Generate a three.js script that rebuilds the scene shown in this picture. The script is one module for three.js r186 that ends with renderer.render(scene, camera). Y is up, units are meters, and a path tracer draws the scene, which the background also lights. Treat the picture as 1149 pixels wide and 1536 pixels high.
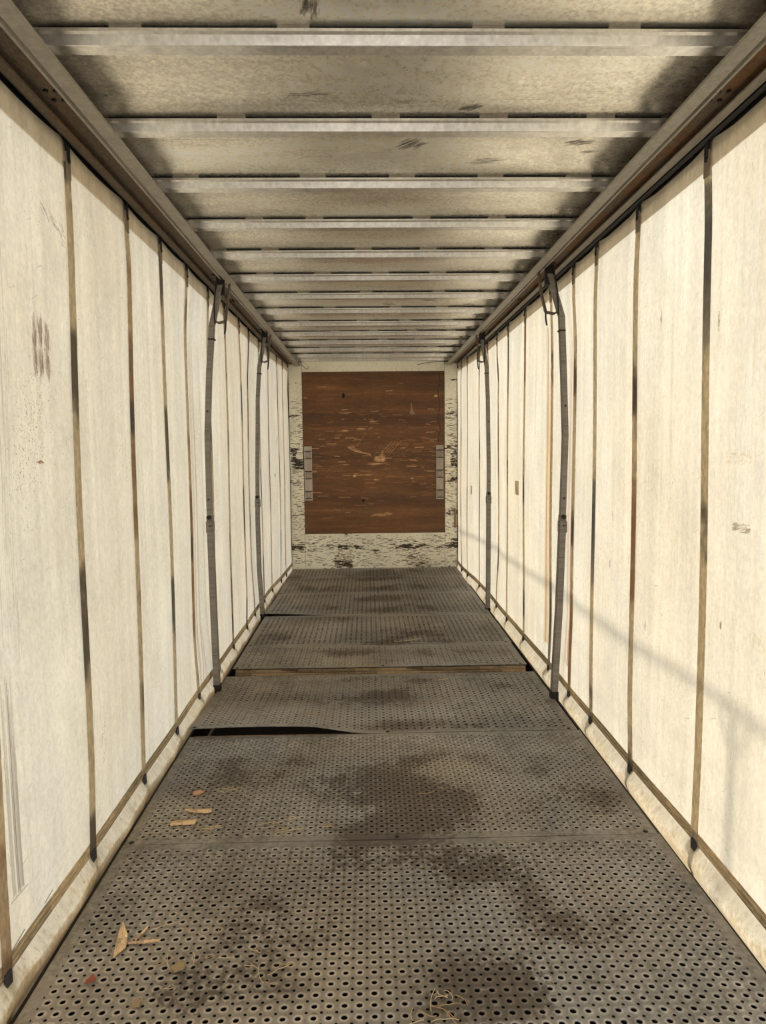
import * as THREE from 'three';
import { mergeGeometries } from 'three/addons/utils/BufferGeometryUtils.js';
import { RoundedBoxGeometry } from 'three/addons/geometries/RoundedBoxGeometry.js';

// ------------------------------------------------------------------ camera
const scene = new THREE.Scene();
const FPX = 1065, YAW = 0.0214, PITCH = -0.0873, ROLL = -0.0103, EYE = new THREE.Vector3(-0.096, 1.7634, 0);
const camera = new THREE.PerspectiveCamera(2 * Math.atan(768 / FPX) * 180 / Math.PI, 1149 / 1536, 0.05, 200);
{
  const f = new THREE.Vector3(Math.sin(YAW) * Math.cos(PITCH), Math.sin(PITCH), -Math.cos(YAW) * Math.cos(PITCH));
  const r0 = new THREE.Vector3(Math.cos(YAW), 0, Math.sin(YAW)), u0 = new THREE.Vector3().crossVectors(r0, f);
  const r = r0.clone().multiplyScalar(Math.cos(ROLL)).addScaledVector(u0, Math.sin(ROLL));
  const u = u0.clone().multiplyScalar(Math.cos(ROLL)).addScaledVector(r0, -Math.sin(ROLL));
  camera.quaternion.setFromRotationMatrix(new THREE.Matrix4().makeBasis(r, u, f.clone().negate()));
  camera.position.copy(EYE);
}

// ------------------------------------------------------------------ sky, sun, exposure
const renderer = new THREE.WebGLRenderer({ antialias: true });
renderer.toneMapping = THREE.LinearToneMapping;
renderer.toneMappingExposure = 1.8;
renderer.shadowMap.enabled = true;
{
  // hazy daylight sky, a plain gradient from the horizon up
  const W = 32, H = 64, d = new Float32Array(W * H * 4);
  for (let j = 0; j < H; j++) for (let i = 0; i < W; i++) {
    const el = Math.max(0, ((j + 0.5) / H - 0.5) * 2), k = Math.pow(el, 0.55), o = (j * W + i) * 4;
    d[o] = 1.06 - 0.30 * k; d[o + 1] = 1.05 - 0.22 * k; d[o + 2] = 1.04 - 0.08 * k; d[o + 3] = 1;
  }
  const t = new THREE.DataTexture(d, W, H, THREE.RGBAFormat, THREE.FloatType);
  t.mapping = THREE.EquirectangularReflectionMapping; t.magFilter = THREE.LinearFilter; t.needsUpdate = true;
  scene.background = t;
  scene.backgroundIntensity = 1.15;
}
const SUNDIR = new THREE.Vector3(1, 0.34, 0.1).normalize();
const sun = new THREE.DirectionalLight(new THREE.Color(1.0, 0.91, 0.79), 1.42);
sun.shadow.radius = 2.2;
sun.name = 'sun';
sun.position.copy(SUNDIR).multiplyScalar(30).add(new THREE.Vector3(0, 1, -4));
sun.target.position.set(0, 1, -4);
sun.castShadow = true;
Object.assign(sun.shadow.camera, { left: -14, right: 14, top: 8, bottom: -8, near: 1, far: 60 });
sun.shadow.mapSize.set(4096, 4096);
scene.add(sun, sun.target);

// ------------------------------------------------------------------ helpers
let seed = 20240;
const rnd = () => { seed = (seed + 0x6d2b79f5) | 0; let t = Math.imul(seed ^ (seed >>> 15), 1 | seed); t = (t + Math.imul(t ^ (t >>> 7), 61 | t)) ^ t; return ((t ^ (t >>> 14)) >>> 0) / 4294967296; };
const rr = (a, b) => a + (b - a) * rnd();
const clamp = (x, a = 0, b = 1) => Math.max(a, Math.min(b, x));
const sstep = (a, b, x) => { const t = clamp((x - a) / (b - a)); return t * t * (3 - 2 * t); };
const lerp = (a, b, t) => a + (b - a) * t;

const used = new Map();
function numbered(n) { const k = used.get(n) ?? 0; used.set(n, k + 1); return k ? n + '_' + String(k).padStart(3, '0') : n; }
function obj(name, geos, mat, parent) {
  const g = Array.isArray(geos) ? (geos.length > 1 ? mergeGeometries(geos.map((x) => (x.index ? x.toNonIndexed() : x)), false) : geos[0]) : geos;
  const m = new THREE.Mesh(g, mat); m.name = numbered(name); m.castShadow = m.receiveShadow = true;
  (parent ?? scene).add(m); return m;
}
function thing(name, label, category, pos = [0, 0, 0], group) {
  const o = new THREE.Group(); o.name = numbered(name); o.position.set(...pos); scene.add(o);
  o.userData = { label, category }; if (group) o.userData.group = group; return o;
}
function struct(name, label) { const o = new THREE.Group(); o.name = name; o.userData = { kind: 'structure' }; if (label) { o.userData.label = label; } scene.add(o); return o; }
function box(x0, x1, y0, y1, z0, z1) {
  const g = new THREE.BoxGeometry(x1 - x0, y1 - y0, z1 - z0); g.translate((x0 + x1) / 2, (y0 + y1) / 2, (z0 + z1) / 2); return g;
}
function rbox(x0, x1, y0, y1, z0, z1, r = 0.003) {
  const g = new RoundedBoxGeometry(x1 - x0, y1 - y0, z1 - z0, 2, r); g.translate((x0 + x1) / 2, (y0 + y1) / 2, (z0 + z1) / 2); return g;
}
// uv in metres, by the face's own direction
function uvMetres(g) {
  const q = g.index ? g.toNonIndexed() : g, p = q.attributes.position, n = q.attributes.normal, uv = new Float32Array(p.count * 2);
  for (let i = 0; i < p.count; i++) {
    const ax = Math.abs(n.getX(i)), ay = Math.abs(n.getY(i)), az = Math.abs(n.getZ(i));
    const x = p.getX(i), y = p.getY(i), z = p.getZ(i);
    if (az >= ax && az >= ay) { uv[2 * i] = x; uv[2 * i + 1] = y; } else if (ax >= ay) { uv[2 * i] = z; uv[2 * i + 1] = y; } else { uv[2 * i] = x; uv[2 * i + 1] = z; }
  }
  q.setAttribute('uv', new THREE.BufferAttribute(uv, 2)); return q;
}
function tube(pts, r, seg = 20, rad = 6) { return new THREE.TubeGeometry(new THREE.CatmullRomCurve3(pts.map((p) => new THREE.Vector3(...p))), seg, r, rad, false); }
function cyl(r0, r1, h, n = 12) { return new THREE.CylinderGeometry(r0, r1, h, n); }

// ------------------------------------------------------------------ noise and painted textures
const NT = 512, tiles = [];
function makeTile(freq, oct, gain = 0.5) {
  const out = new Float32Array(NT * NT); let amp = 1, tot = 0;
  for (let o = 0, f = freq; o < oct && f <= NT; o++, f *= 2, amp *= gain) {
    const g = new Float32Array(f * f); for (let i = 0; i < g.length; i++) g[i] = rnd();
    tot += amp;
    for (let y = 0; y < NT; y++) {
      const fy = y / NT * f, j = Math.floor(fy), ty = fy - j, sy = ty * ty * (3 - 2 * ty), r0 = (j % f) * f, r1 = ((j + 1) % f) * f;
      for (let x = 0; x < NT; x++) {
        const fx = x / NT * f, i = Math.floor(fx), tx = fx - i, sx = tx * tx * (3 - 2 * tx), a = i % f, b = (i + 1) % f;
        out[y * NT + x] += amp * lerp(lerp(g[r0 + a], g[r0 + b], sx), lerp(g[r1 + a], g[r1 + b], sx), sy);
      }
    }
  }
  let mean = 0; for (let i = 0; i < out.length; i++) { out[i] /= tot; mean += out[i]; }
  mean /= out.length; let sd = 0; for (let i = 0; i < out.length; i++) sd += (out[i] - mean) ** 2;
  sd = Math.sqrt(sd / out.length); for (let i = 0; i < out.length; i++) out[i] = (out[i] - mean) / sd;   // zero mean, unit spread
  return out;
}
for (let k = 0; k < 3; k++) tiles.push(makeTile(4, 7, 0.55));
tiles.push(makeTile(64, 4, 0.7));
function N(k, x, y) {  // tile k at tile coordinates (period 1)
  const t = tiles[k]; let fx = x * NT, fy = y * NT; const i = Math.floor(fx), j = Math.floor(fy); fx -= i; fy -= j;
  const a = i & 511, b = (i + 1) & 511, r0 = (j & 511) << 9, r1 = ((j + 1) & 511) << 9;
  const p = t[r0 + a], q = t[r1 + a]; return p + (t[r0 + b] - p) * fx + (q + (t[r1 + b] - q) * fx - p - (t[r0 + b] - p) * fx) * fy;
}
// a canvas over a rectangle of metres: base(x, y, c) writes a colour 0..255; strokes(ctx) then draws in metres
function painted(W, H, x0, x1, y0, y1, base, strokes, { srgb = true, wrap = THREE.ClampToEdgeWrapping } = {}) {
  const cv = document.createElement('canvas'); cv.width = W; cv.height = H;
  const ctx = cv.getContext('2d'), im = ctx.createImageData(W, H), c = [0, 0, 0];
  for (let j = 0; j < H; j++) {
    const y = y1 + (y0 - y1) * (j + 0.5) / H;
    for (let i = 0; i < W; i++) {
      base(x0 + (x1 - x0) * (i + 0.5) / W, y, c);
      const o = (j * W + i) * 4; im.data[o] = clamp(c[0], 0, 255); im.data[o + 1] = clamp(c[1], 0, 255); im.data[o + 2] = clamp(c[2], 0, 255); im.data[o + 3] = 255;
    }
  }
  ctx.putImageData(im, 0, 0);
  if (strokes) { ctx.save(); ctx.setTransform(W / (x1 - x0), 0, 0, -H / (y1 - y0), -x0 * W / (x1 - x0), y1 * H / (y1 - y0)); ctx.lineCap = 'round'; strokes(ctx); ctx.restore(); }
  const t = new THREE.CanvasTexture(cv); t.colorSpace = srgb ? THREE.SRGBColorSpace : THREE.NoColorSpace; t.wrapS = t.wrapT = wrap; t.anisotropy = 8; return t;
}
const rgba = (c, a) => `rgba(${c[0]},${c[1]},${c[2]},${a})`;
function stroke(ctx, x, y, dx, dy, w, c, a) { ctx.strokeStyle = rgba(c, a); ctx.lineWidth = w; ctx.beginPath(); ctx.moveTo(x, y); ctx.lineTo(x + dx, y + dy); ctx.stroke(); }
function dot(ctx, x, y, rx, ry, c, a, ang = 0) { ctx.fillStyle = rgba(c, a); ctx.beginPath(); ctx.ellipse(x, y, rx, ry, ang, 0, 6.2832); ctx.fill(); }
// a ragged stain: many small strokes or specks inside an ellipse
function stain(ctx, x, y, rx, ry, c, a, n, len = 0.02, dir = 0, w = 0.004) {
  for (let i = 0; i < n; i++) {
    const t = rnd() * 6.2832, q = Math.sqrt(rnd()), l = len * rr(0.3, 1.2), d = dir + rr(-0.15, 0.15);
    stroke(ctx, x + Math.cos(t) * q * rx, y + Math.sin(t) * q * ry, Math.cos(d) * l, Math.sin(d) * l, w * rr(0.4, 1.4), c, a * rr(0.3, 1));
  }
}

// ------------------------------------------------------------------ curtain fabric
const ZF = -10.33, ZR = 1.5;                                  // front bulkhead, open rear end
const ZS = -5.0;                                              // the fabric is finer-printed nearer than this
const WORN = [[70, 62, 52], [96, 80, 60], [120, 100, 74], [60, 56, 54]];
function fabricBase(side) {
  const s = side * 3.17 + 5;
  return (z, y, c) => {
    const big = N(0, z * 0.16 + s, y * 0.2), mid = N(1, z * 0.7 + s, y * 0.55), fine = N(3, z * 1.3, y * 0.9);
    const streak = N(2, z * 2.3 + s, y * 0.09), streak2 = N(3, z * 0.55, y * 0.02 + s);
    const weave = (Math.sin(z * 1900) + Math.sin(y * 1700)) * 0.8;
    const cloth = N(2, z * 5.3 + s, y * 0.05), tuft = N(1, z * 2.1, y * 1.6 + s);
    let k = 1 + 0.010 * big + 0.011 * mid + 0.016 * fine + 0.011 * streak + 0.009 * streak2 + 0.009 * cloth + 0.007 * tuft;
    const warm = clamp(0.5 + 0.3 * N(1, z * 0.3, y * 0.21 + s), 0, 1.3);
    // dust in the weave: long vertical flecks where two noises agree
    const dust = sstep(1.15, 2.4, streak + 0.55 * fine) * sstep(-0.2, 1.2, mid);
    k -= dust * 0.09;
    c[0] = 237 * k + weave; c[1] = (230 - 4 * warm) * k + weave; c[2] = (210 - 9 * warm) * k + weave;
    // brown soaking-in along the rolled foot, ragged and fibrous
    const soak = sstep(0.055, -0.02, y + 0.012 * N(2, z * 1.7, y * 3) + 0.012 * fine) * (0.6 + 0.06 * mid + 0.16 * N(3, z * 1.9, y * 0.4) + 0.08 * N(3, z * 0.7, y * 2));
    c[0] -= 22 * soak; c[1] -= 40 * soak; c[2] -= 66 * soak;
  };
}
function fabricMarks(side, zA, zB, dense) {
  return (ctx) => {
    const area = (zB - zA) * 3;
    // small scuffs, mostly lying the way loads brush past
    for (let i = 0; i < area * 75 * dense; i++) {
      const z = rr(zA, zB), y = 0.12 + 2.75 * rnd(), c = WORN[Math.floor(rnd() * 4)], a = rnd() < 0.6 ? rr(-0.5, -0.15) : rr(1.1, 1.7), l = rr(0.004, 0.05);
      stroke(ctx, z, y, Math.cos(a) * l * side * -1, Math.sin(a) * l, rr(0.0008, 0.0022), c, rr(0.08, 0.35));
    }
    for (let k = 0; k < area * 3.2; k++) {                       // clusters of specks
      const z = rr(zA, zB), y = 0.2 + 2.6 * rnd(), c = WORN[Math.floor(rnd() * 4)], R = rr(0.04, 0.16), n = rr(15, 60);
      for (let i = 0; i < n; i++) { const t = rnd() * 6.28, q = rnd(); dot(ctx, z + Math.cos(t) * R * q, y + Math.sin(t) * R * 1.6 * q, rr(0.0008, 0.002), rr(0.0012, 0.004), c, rr(0.15, 0.55)); }
    }
    for (let k = 0; k < area * 1.1; k++) {                       // brushed patches
      const z = rr(zA, zB), y = 0.25 + 2.5 * rnd();
      stain(ctx, z, y, rr(0.03, 0.1), rr(0.08, 0.3), WORN[1 + Math.floor(rnd() * 2)], 0.10, 40, 0.09, 1.57, 0.003);
    }
    for (let k = 0; k < area * 2.6; k++) {                       // long faint vertical rub lines
      const z = rr(zA, zB), y = rr(0.2, 1.6);
      stroke(ctx, z, y, rr(-0.01, 0.01), rr(0.5, 1.4), rr(0.001, 0.003), WORN[2], rr(0.05, 0.16));
    }
    // grime along the bottom where the cover rolls in
    for (let i = 0; i < (zB - zA) * 260 * dense; i++) stroke(ctx, rr(zA, zB), rr(-0.16, 0.075), rr(-0.012, 0.012), rr(0.002, 0.025), rr(0.001, 0.004), WORN[Math.floor(rnd() * 3)], rr(0.04, 0.2));
    if (side < 0) {
      // block-shaped rub mark and the pitted patch below it
      for (const [zz, w] of [[-2.62, 0.035], [-2.665, 0.03], [-2.715, 0.04]]) for (const [y0, y1] of [[2.13, 2.22], [2.03, 2.11]]) stain(ctx, zz, (y0 + y1) / 2, w / 2, (y1 - y0) / 2, [118, 96, 80], 0.36, 40, 0.05, 1.57, 0.005);
      stain(ctx, -2.67, 2.12, 0.07, 0.11, [128, 108, 92], 0.28, 80, 0.06, 1.57, 0.004);
      for (let i = 0; i < 420; i++) { const q = (rnd() + rnd() + rnd() - 1.5) * 1.1, w = (rnd() + rnd() + rnd() - 1.5) * 1.1; dot(ctx, -2.56 + 0.12 * q - 0.05 * w, 1.84 + 0.24 * w, rr(0.0006, 0.0022), rr(0.0010, 0.0036), [66, 58, 50], rr(0.15, 0.8)); }
      stain(ctx, -2.63, 1.73, 0.022, 0.006, [126, 78, 46], 0.7, 26, 0.012, 0.2, 0.003);
      for (let i = 0; i < 90; i++) stroke(ctx, rr(-2.42, -2.2), rr(1.0, 2.2), 0, rr(0.1, 0.5), rr(0.0015, 0.005), [150, 138, 120], rr(0.1, 0.3));
      for (let i = 0; i < 46; i++) stroke(ctx, rr(-2.33, -2.255), 0.29 + rr(0, 0.02), 0, rr(0.3, 0.75), rr(0.002, 0.006), [128, 116, 104], rr(0.10, 0.3));
      stroke(ctx, -2.35, 0.285, 0.11, 0.004, 0.005, [110, 98, 86], 0.45);
      stroke(ctx, -2.31, 0.15, 0.09, -0.012, 0.006, [60, 54, 50], 0.6); stroke(ctx, -2.52, 0.155, 0.06, -0.01, 0.006, [60, 54, 50], 0.5);
      for (const [z, y, n] of [[-2.76, 2.65, 9], [-2.83, 2.63, 10], [-2.9, 2.6, 6]]) for (let i = 0; i < n; i++) stroke(ctx, z + rr(-0.05, 0.05), y + rr(-0.03, 0.03), -rr(0.015, 0.045), -rr(0.01, 0.03), rr(0.001, 0.003), [74, 66, 58], rr(0.3, 0.7));
      for (let i = 0; i < 60; i++) stroke(ctx, -3.89 + rr(-0.05, 0.05), rr(2.0, 2.62), rr(-0.02, 0.02), rr(-0.03, 0.03), 0.002, [88, 92, 100], rr(0.1, 0.4));
      for (let i = 0; i < 60; i++) stroke(ctx, rr(-3.55, -3.25), rr(1.62, 1.8), rr(-0.06, 0.02), rr(-0.02, 0.02), 0.003, [176, 150, 104], rr(0.05, 0.25));
      for (const [z, a] of [[-4.83, 0.4], [-4.9, 0.34], [-4.97, 0.5], [-5.06, 0.34], [-5.2, 0.2]]) for (let i = 0; i < 8; i++) stroke(ctx, z + rr(-0.02, 0.02), 0.12, -rr(0.0, 0.06), rr(2.0, 2.5), rr(0.003, 0.01), [140, 112, 84], a * rr(0.2, 0.7));
      for (let i = 0; i < 130; i++) stroke(ctx, rr(-6.5, -6.18), rr(0.3, 1.0), rr(-0.03, 0.03), rr(0.01, 0.07), 0.004, [150, 138, 124], rr(0.05, 0.25));
      dot(ctx, -8.9, 1.46, 0.03, 0.03, [96, 112, 120], 0.6); dot(ctx, -9.1, 1.9, 0.015, 0.05, [110, 120, 128], 0.5);
    } else {
      // rust run beside the second strap past the near post, and the pinkish double band by the post
      for (let i = 0; i < 60; i++) stroke(ctx, rr(-5.5, -5.3), 0.25, rr(-0.01, 0.01), rr(1.7, 2.44), rr(0.003, 0.012), [186, 128, 58], rr(0.06, 0.22));
      for (const z of [-5.33, -5.46]) for (let i = 0; i < 7; i++) stroke(ctx, z + rr(-0.012, 0.012), 0.25, 0, 2.42, rr(0.006, 0.016), [150, 88, 30], 0.2);
      for (const [z, w] of [[-4.86, 0.02], [-4.8, 0.012], [-4.78, 0.01]]) for (let i = 0; i < 10; i++) stroke(ctx, z + rr(-w, w), 0.26, rr(-0.01, 0.02), rr(1.9, 2.4), rr(0.004, 0.014), [176, 122, 92], rr(0.1, 0.26));
      for (const [z, y, h] of [[-3.34, 2.35, 0.05], [-2.79, 2.24, 0.035], [-2.72, 1.05, 0.012], [-3.43, 0.87, 0.025], [-3.92, 1.38, 0.03], [-3.95, 1.1, 0.02]]) { stain(ctx, z, y, 0.007, h, [100, 84, 62], 0.6, 16, 0.02, 1.5, 0.003); }
      for (let i = 0; i < 34; i++) stroke(ctx, rr(-2.7, -2.44), rr(0.2, 2.4), 0, rr(0.2, 0.9), rr(0.001, 0.004), [196, 160, 104], rr(0.06, 0.2));
      for (let i = 0; i < 60; i++) { stroke(ctx, rr(-2.7, -2.5), rr(1.7, 1.75), rr(-0.05, 0.02), rr(-0.01, 0.01), 0.004, [186, 150, 100], rr(0.06, 0.26)); stroke(ctx, rr(-2.62, -2.5), rr(1.45, 1.48), -0.03, -0.006, 0.003, [120, 98, 72], rr(0.1, 0.4)); }
      for (let i = 0; i < 46; i++) dot(ctx, -2.43 + rr(-0.04, 0.04), 1.07 + rr(-0.03, 0.03), 0.006, 0.006, [200, 168, 110], 0.12);
      for (const y of [0.72, 0.755, 0.79, 0.82]) for (let i = 0; i < 4; i++) stroke(ctx, -4.36 - i * 0.02, y, 0.006, 0.02, 0.003, [120, 104, 84], 0.5);
      for (let i = 0; i < 70; i++) stroke(ctx, rr(-6.6, -6.35), rr(0.45, 1.25), rr(-0.03, 0.03), rr(0.01, 0.08), 0.005, [124, 106, 84], rr(0.06, 0.3));
      stain(ctx, -6.45, 1.42, 0.14, 0.18, [186, 138, 76], 0.16, 90, 0.05, 1.57, 0.008); stain(ctx, -9.2, 1.24, 0.1, 0.12, [186, 138, 76], 0.14, 50, 0.05, 1.57, 0.008);
    }
  };
}
const bumpTile = painted(1024, 1024, 0, 1, 0, 1, (x, y, c) => {
  const v = 128 + 20 * N(1, x, y) + 12 * N(2, x * 2, y) + 9 * N(3, x, y); c[0] = c[1] = c[2] = v;
}, null, { srgb: false, wrap: THREE.RepeatWrapping });
function fabric(side) {
  const near = painted(2048, 2048, ZS, -1.8, -0.2, 3.02, fabricBase(side), fabricMarks(side, ZS, -1.8, 1), { wrap: THREE.MirroredRepeatWrapping });
  const far = painted(2048, 1024, -10.6, ZS, -0.2, 3.02, fabricBase(side), fabricMarks(side, -10.6, ZS, 0.7));
  const make = (map, rep) => {
    const b = bumpTile.clone(); b.repeat.set(rep, 2.4); b.needsUpdate = true;
    return new THREE.MeshPhysicalMaterial({ map, bumpMap: b, bumpScale: 0.009, roughness: 1, metalness: 0, transmission: 0.47, thickness: 0, specularIntensity: 0.25, side: THREE.DoubleSide });
  };
  return [make(near, 2.4), make(far, 4)];
}
const vinyl = new THREE.MeshPhysicalMaterial({ color: new THREE.Color(0.62, 0.53, 0.43), roughness: 1, transmission: 0.36, thickness: 0, specularIntensity: 0.25, side: THREE.DoubleSide });

// fabric surface: distance from the centre line, before its sign
const POSTS = [[-1, -5.15], [-1, -7.42], [1, -4.88], [1, -7.55]];
function ripple(side, z, y) {
  const k = side > 0 ? 1.7 : 0.3;
  let v = 0.008 * Math.sin(z * 2.3 + k) + 0.006 * Math.sin(z * 5.1 + 2 * k + y * 0.7) + 0.003 * Math.sin(y * 3.1 + z * 1.3 + k);
  for (const [s, pz] of POSTS) if (s === side) { const d = (z - pz); v += 0.024 * Math.exp(-d * d / 0.10) * sstep(0.1, 0.7, y) * sstep(2.9, 2.4, y); }
  if (side < 0) v += 0.010 * Math.sin((z + 4.9) * 26) * Math.exp(-((z + 4.98) ** 2) / 0.03) * sstep(0.1, 0.3, y);
  return v * sstep(2.95, 2.6, y) * (0.35 + 0.65 * sstep(0.05, 0.5, y));
}
const endIn = (z) => 0.062 * sstep(-8.2, -10.2, z);
function fabricX(side, z, y) {
  let x = 1.276 - endIn(z) + ripple(side, z, y);
  const d = 0.085 - y;                                         // below the hem the cover swells inwards, then tucks under
  if (d > 0) x -= (0.037 - 0.5 * endIn(z)) * Math.sin(Math.PI * clamp(d / 0.145)) * (1 + 0.18 * Math.sin(z * 9.2) + 0.1 * Math.sin(z * 23.1));
  return x;
}
const STRAPS = {
  [-1]: [-2.2, -2.9, -3.59, -4.22, -4.82, -5.45, -6.05, -6.72, -7.26, -7.92, -8.56, -9.2, -9.66],
  [1]: [-2.2, -2.88, -3.6, -4.27, -4.74, -5.32, -6.17, -6.9, -7.48, -8.08, -8.62, -9.4, -9.85],
};
function sagTop(side, z) {                                    // the top edge hangs between its hooks
  const s = STRAPS[side]; let a = ZR, b = ZF;
  for (const q of [0.7, 0, -0.75, -1.5, ...s]) { if (q >= z && q < a) a = q; if (q <= z && q > b) b = q; }
  const t = (z - b) / Math.max(1e-4, a - b); return (side < 0 ? 2.995 : 2.972) - (side < 0 ? 0.02 : 0.03) * Math.pow(Math.sin(Math.PI * clamp(t)), 0.8) - 0.05 * sstep(-9.9, ZF, z);
}
function curtainGeometry(side) {
  const zs = []; for (let z = ZR; z > ZF; z -= z < -1.5 ? 0.035 : 0.12) zs.push(z); zs.push(ZF + 0.004); zs.push(ZS); zs.sort((a, b) => b - a);
  const ny = 64, P = [], U = [], near = [], far = [];
  const add = (z, isFar) => { for (let j = 0; j <= ny; j++) {
    const t = j / ny, top = sagTop(side, z), y = t < 0.3 ? lerp(-0.17, 0.16, t / 0.3) : lerp(0.16, top, (t - 0.3) / 0.7);
    P.push(side * fabricX(side, z, y), y, z); U.push(isFar ? (z + 10.6) / (ZS + 10.6) : (z - ZS) / (-1.8 - ZS), (y + 0.2) / 3.22);
  } };
  let row = -1;
  const strip = (list, isFar, into) => { list.forEach((z, i) => { add(z, isFar); row++; if (i) for (let j = 0; j < ny; j++) { const a = (row - 1) * (ny + 1) + j, b = row * (ny + 1) + j; if (side < 0) into.push(a, a + 1, b, b, a + 1, b + 1); else into.push(a, b, a + 1, b, b + 1, a + 1); } }); };
  strip(zs.filter((z) => z >= ZS), false, near); strip(zs.filter((z) => z <= ZS), true, far);
  const g = new THREE.BufferGeometry();
  g.setAttribute('position', new THREE.Float32BufferAttribute(P, 3)); g.setAttribute('uv', new THREE.Float32BufferAttribute(U, 2));
  g.setIndex([...near, ...far]); g.addGroup(0, near.length, 0); g.addGroup(near.length, far.length, 1); g.computeVertexNormals(); return g;
}
// a flat band along a path: pts = [x, y, z] of its middle, width along `wide`, thickness along `thick`
function band(pts, wide, thick, w, h, u0 = 0, u1 = 1, vscale = 1) {
  const P = [], U = [], I = []; let len = 0;
  pts.forEach((p, i) => {
    if (i) len += Math.hypot(p[0] - pts[i - 1][0], p[1] - pts[i - 1][1], p[2] - pts[i - 1][2]);
    for (const [a, b, u] of [[-1, -1, u0], [1, -1, u1], [1, 1, u1], [-1, 1, u0]]) { P.push(p[0] + wide[0] * a * w / 2 + thick[0] * b * h / 2, p[1] + wide[1] * a * w / 2 + thick[1] * b * h / 2, p[2] + wide[2] * a * w / 2 + thick[2] * b * h / 2); U.push(u, len * vscale); }
    if (i) for (let k = 0; k < 4; k++) { const a = (i - 1) * 4 + k, b = (i - 1) * 4 + (k + 1) % 4, c = i * 4 + k, d = i * 4 + (k + 1) % 4; I.push(a, b, c, c, b, d); }
  });
  const n = pts.length - 1; I.push(0, 2, 1, 0, 3, 2, n * 4, n * 4 + 1, n * 4 + 2, n * 4, n * 4 + 2, n * 4 + 3);
  const g = new THREE.BufferGeometry(); g.setAttribute('position', new THREE.Float32BufferAttribute(P, 3)); g.setAttribute('uv', new THREE.Float32BufferAttribute(U, 2)); g.setIndex(I);
  const q = g.toNonIndexed(); q.computeVertexNormals(); return q;
}

// ------------------------------------------------------------------ other materials
const grain = painted(1024, 1024, 0, 1, 0, 1, (x, y, c) => {
  const v = 128 + 26 * N(1, x, y) + 18 * N(3, x, y); c[0] = c[1] = c[2] = v;
}, null, { srgb: false, wrap: THREE.RepeatWrapping });
const std = (o) => new THREE.MeshStandardMaterial(o);
const STRAPTEX = painted(512, 2048, 0, 4, 0, 3, (x, y, c) => {
  const lane = Math.floor(x), w = x - lane, s = lane * 0.37;
  const rib = Math.sin(w * 60) * 4, weave = Math.sin(y * 900) * 3, m = N(0, y * 0.3 + s, s), f = N(3, w * 0.12, y * 0.7 + s), e = N(2, w * 0.05 + s, y * 0.5 + s);
  let r = 222 + rib + weave + 9 * f, g = 212 + rib + weave + 9 * f, b = 192 + rib + weave + 8 * f;
  const dark = sstep(0.5, 1.7, e) * 0.55, rust = sstep(0.7, 1.8, m) * 0.45, blue = sstep(1.0, 1.9, N(1, y * 0.4 + s, 0.3 + s)) * 0.5 * sstep(1.8, 2.5, y);
  r = lerp(r, 84, dark); g = lerp(g, 74, dark); b = lerp(b, 62, dark); r = lerp(r, 142, rust); g = lerp(g, 96, rust); b = lerp(b, 52, rust); r = lerp(r, 66, blue); g = lerp(g, 70, blue); b = lerp(b, 82, blue);
  c[0] = r; c[1] = g; c[2] = b;
}, null, { wrap: THREE.RepeatWrapping });
const webbing = new THREE.MeshPhysicalMaterial({ map: STRAPTEX, roughness: 1, transmission: 0.7, thickness: 0, specularIntensity: 0.3 });
const HEMTEX = painted(1024, 64, 0, 2, 0, 0.06, (x, y, c) => {
  const f = N(3, x * 0.7, y * 3), m = N(1, x * 0.4, y * 6), l = N(2, x * 0.15, y * 40); const k = 1 + 0.06 * f + 0.07 * m + 0.07 * l;
  c[0] = 198 * k; c[1] = 182 * k; c[2] = 152 * k;
}, (ctx) => { for (let i = 0; i < 90; i++) stroke(ctx, rnd() * 2, rr(0, 0.06), rr(0.01, 0.1), 0, rr(0.001, 0.004), [92, 74, 54], rr(0.1, 0.45)); }, { wrap: THREE.RepeatWrapping });
const hemCloth = new THREE.MeshPhysicalMaterial({ map: HEMTEX, roughness: 1, transmission: 0.36, thickness: 0, specularIntensity: 0.25 });
const blackRubber = std({ color: 0x15161b, roughness: 0.6 });
const blackPlastic = std({ color: 0x191a20, roughness: 0.5 });
const clipMat = std({ color: 0x39353a, roughness: 0.7 });
const plateMetal = std({ color: 0x9a8d7c, roughness: 0.5, metalness: 0.5 });
const darkSteel = std({ color: 0x2a2624, roughness: 0.6, metalness: 0.4 });
const RUSTY = painted(1024, 256, 0, 4, 0, 1, (x, y, c) => {
  const m = N(0, x * 0.12, y * 0.5), e = N(2, x * 0.5, y * 0.6), f = N(3, x, y);
  const r = sstep(-0.8, 1.4, m + 0.7 * e); c[0] = lerp(92, 108, r) + 9 * f; c[1] = lerp(80, 76, r) + 7 * f; c[2] = lerp(66, 44, r) + 5 * f;
}, (ctx) => { for (let i = 0; i < 120; i++) stroke(ctx, rnd() * 4, rnd(), rr(-0.1, 0.1), rr(-0.2, 0.2), rr(0.004, 0.02), [54, 34, 20], rr(0.1, 0.35)); }, { wrap: THREE.RepeatWrapping });
const rustyWeb = std({ map: RUSTY, bumpMap: grain, bumpScale: 0.002, roughness: 0.75, metalness: 0.2 });
const DULL = painted(512, 512, 0, 1, 0, 1, (x, y, c) => { const k = 1 + 0.03 * N(0, x, y) + 0.03 * N(3, x, y); c[0] = 150 * k; c[1] = 144 * k; c[2] = 134 * k; },
  (ctx) => { for (let i = 0; i < 80; i++) stroke(ctx, rnd(), rnd(), rr(-0.05, 0.05), rr(-0.05, 0.05), 0.002, [84, 74, 62], rr(0.1, 0.35)); }, { wrap: THREE.RepeatWrapping });
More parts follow.
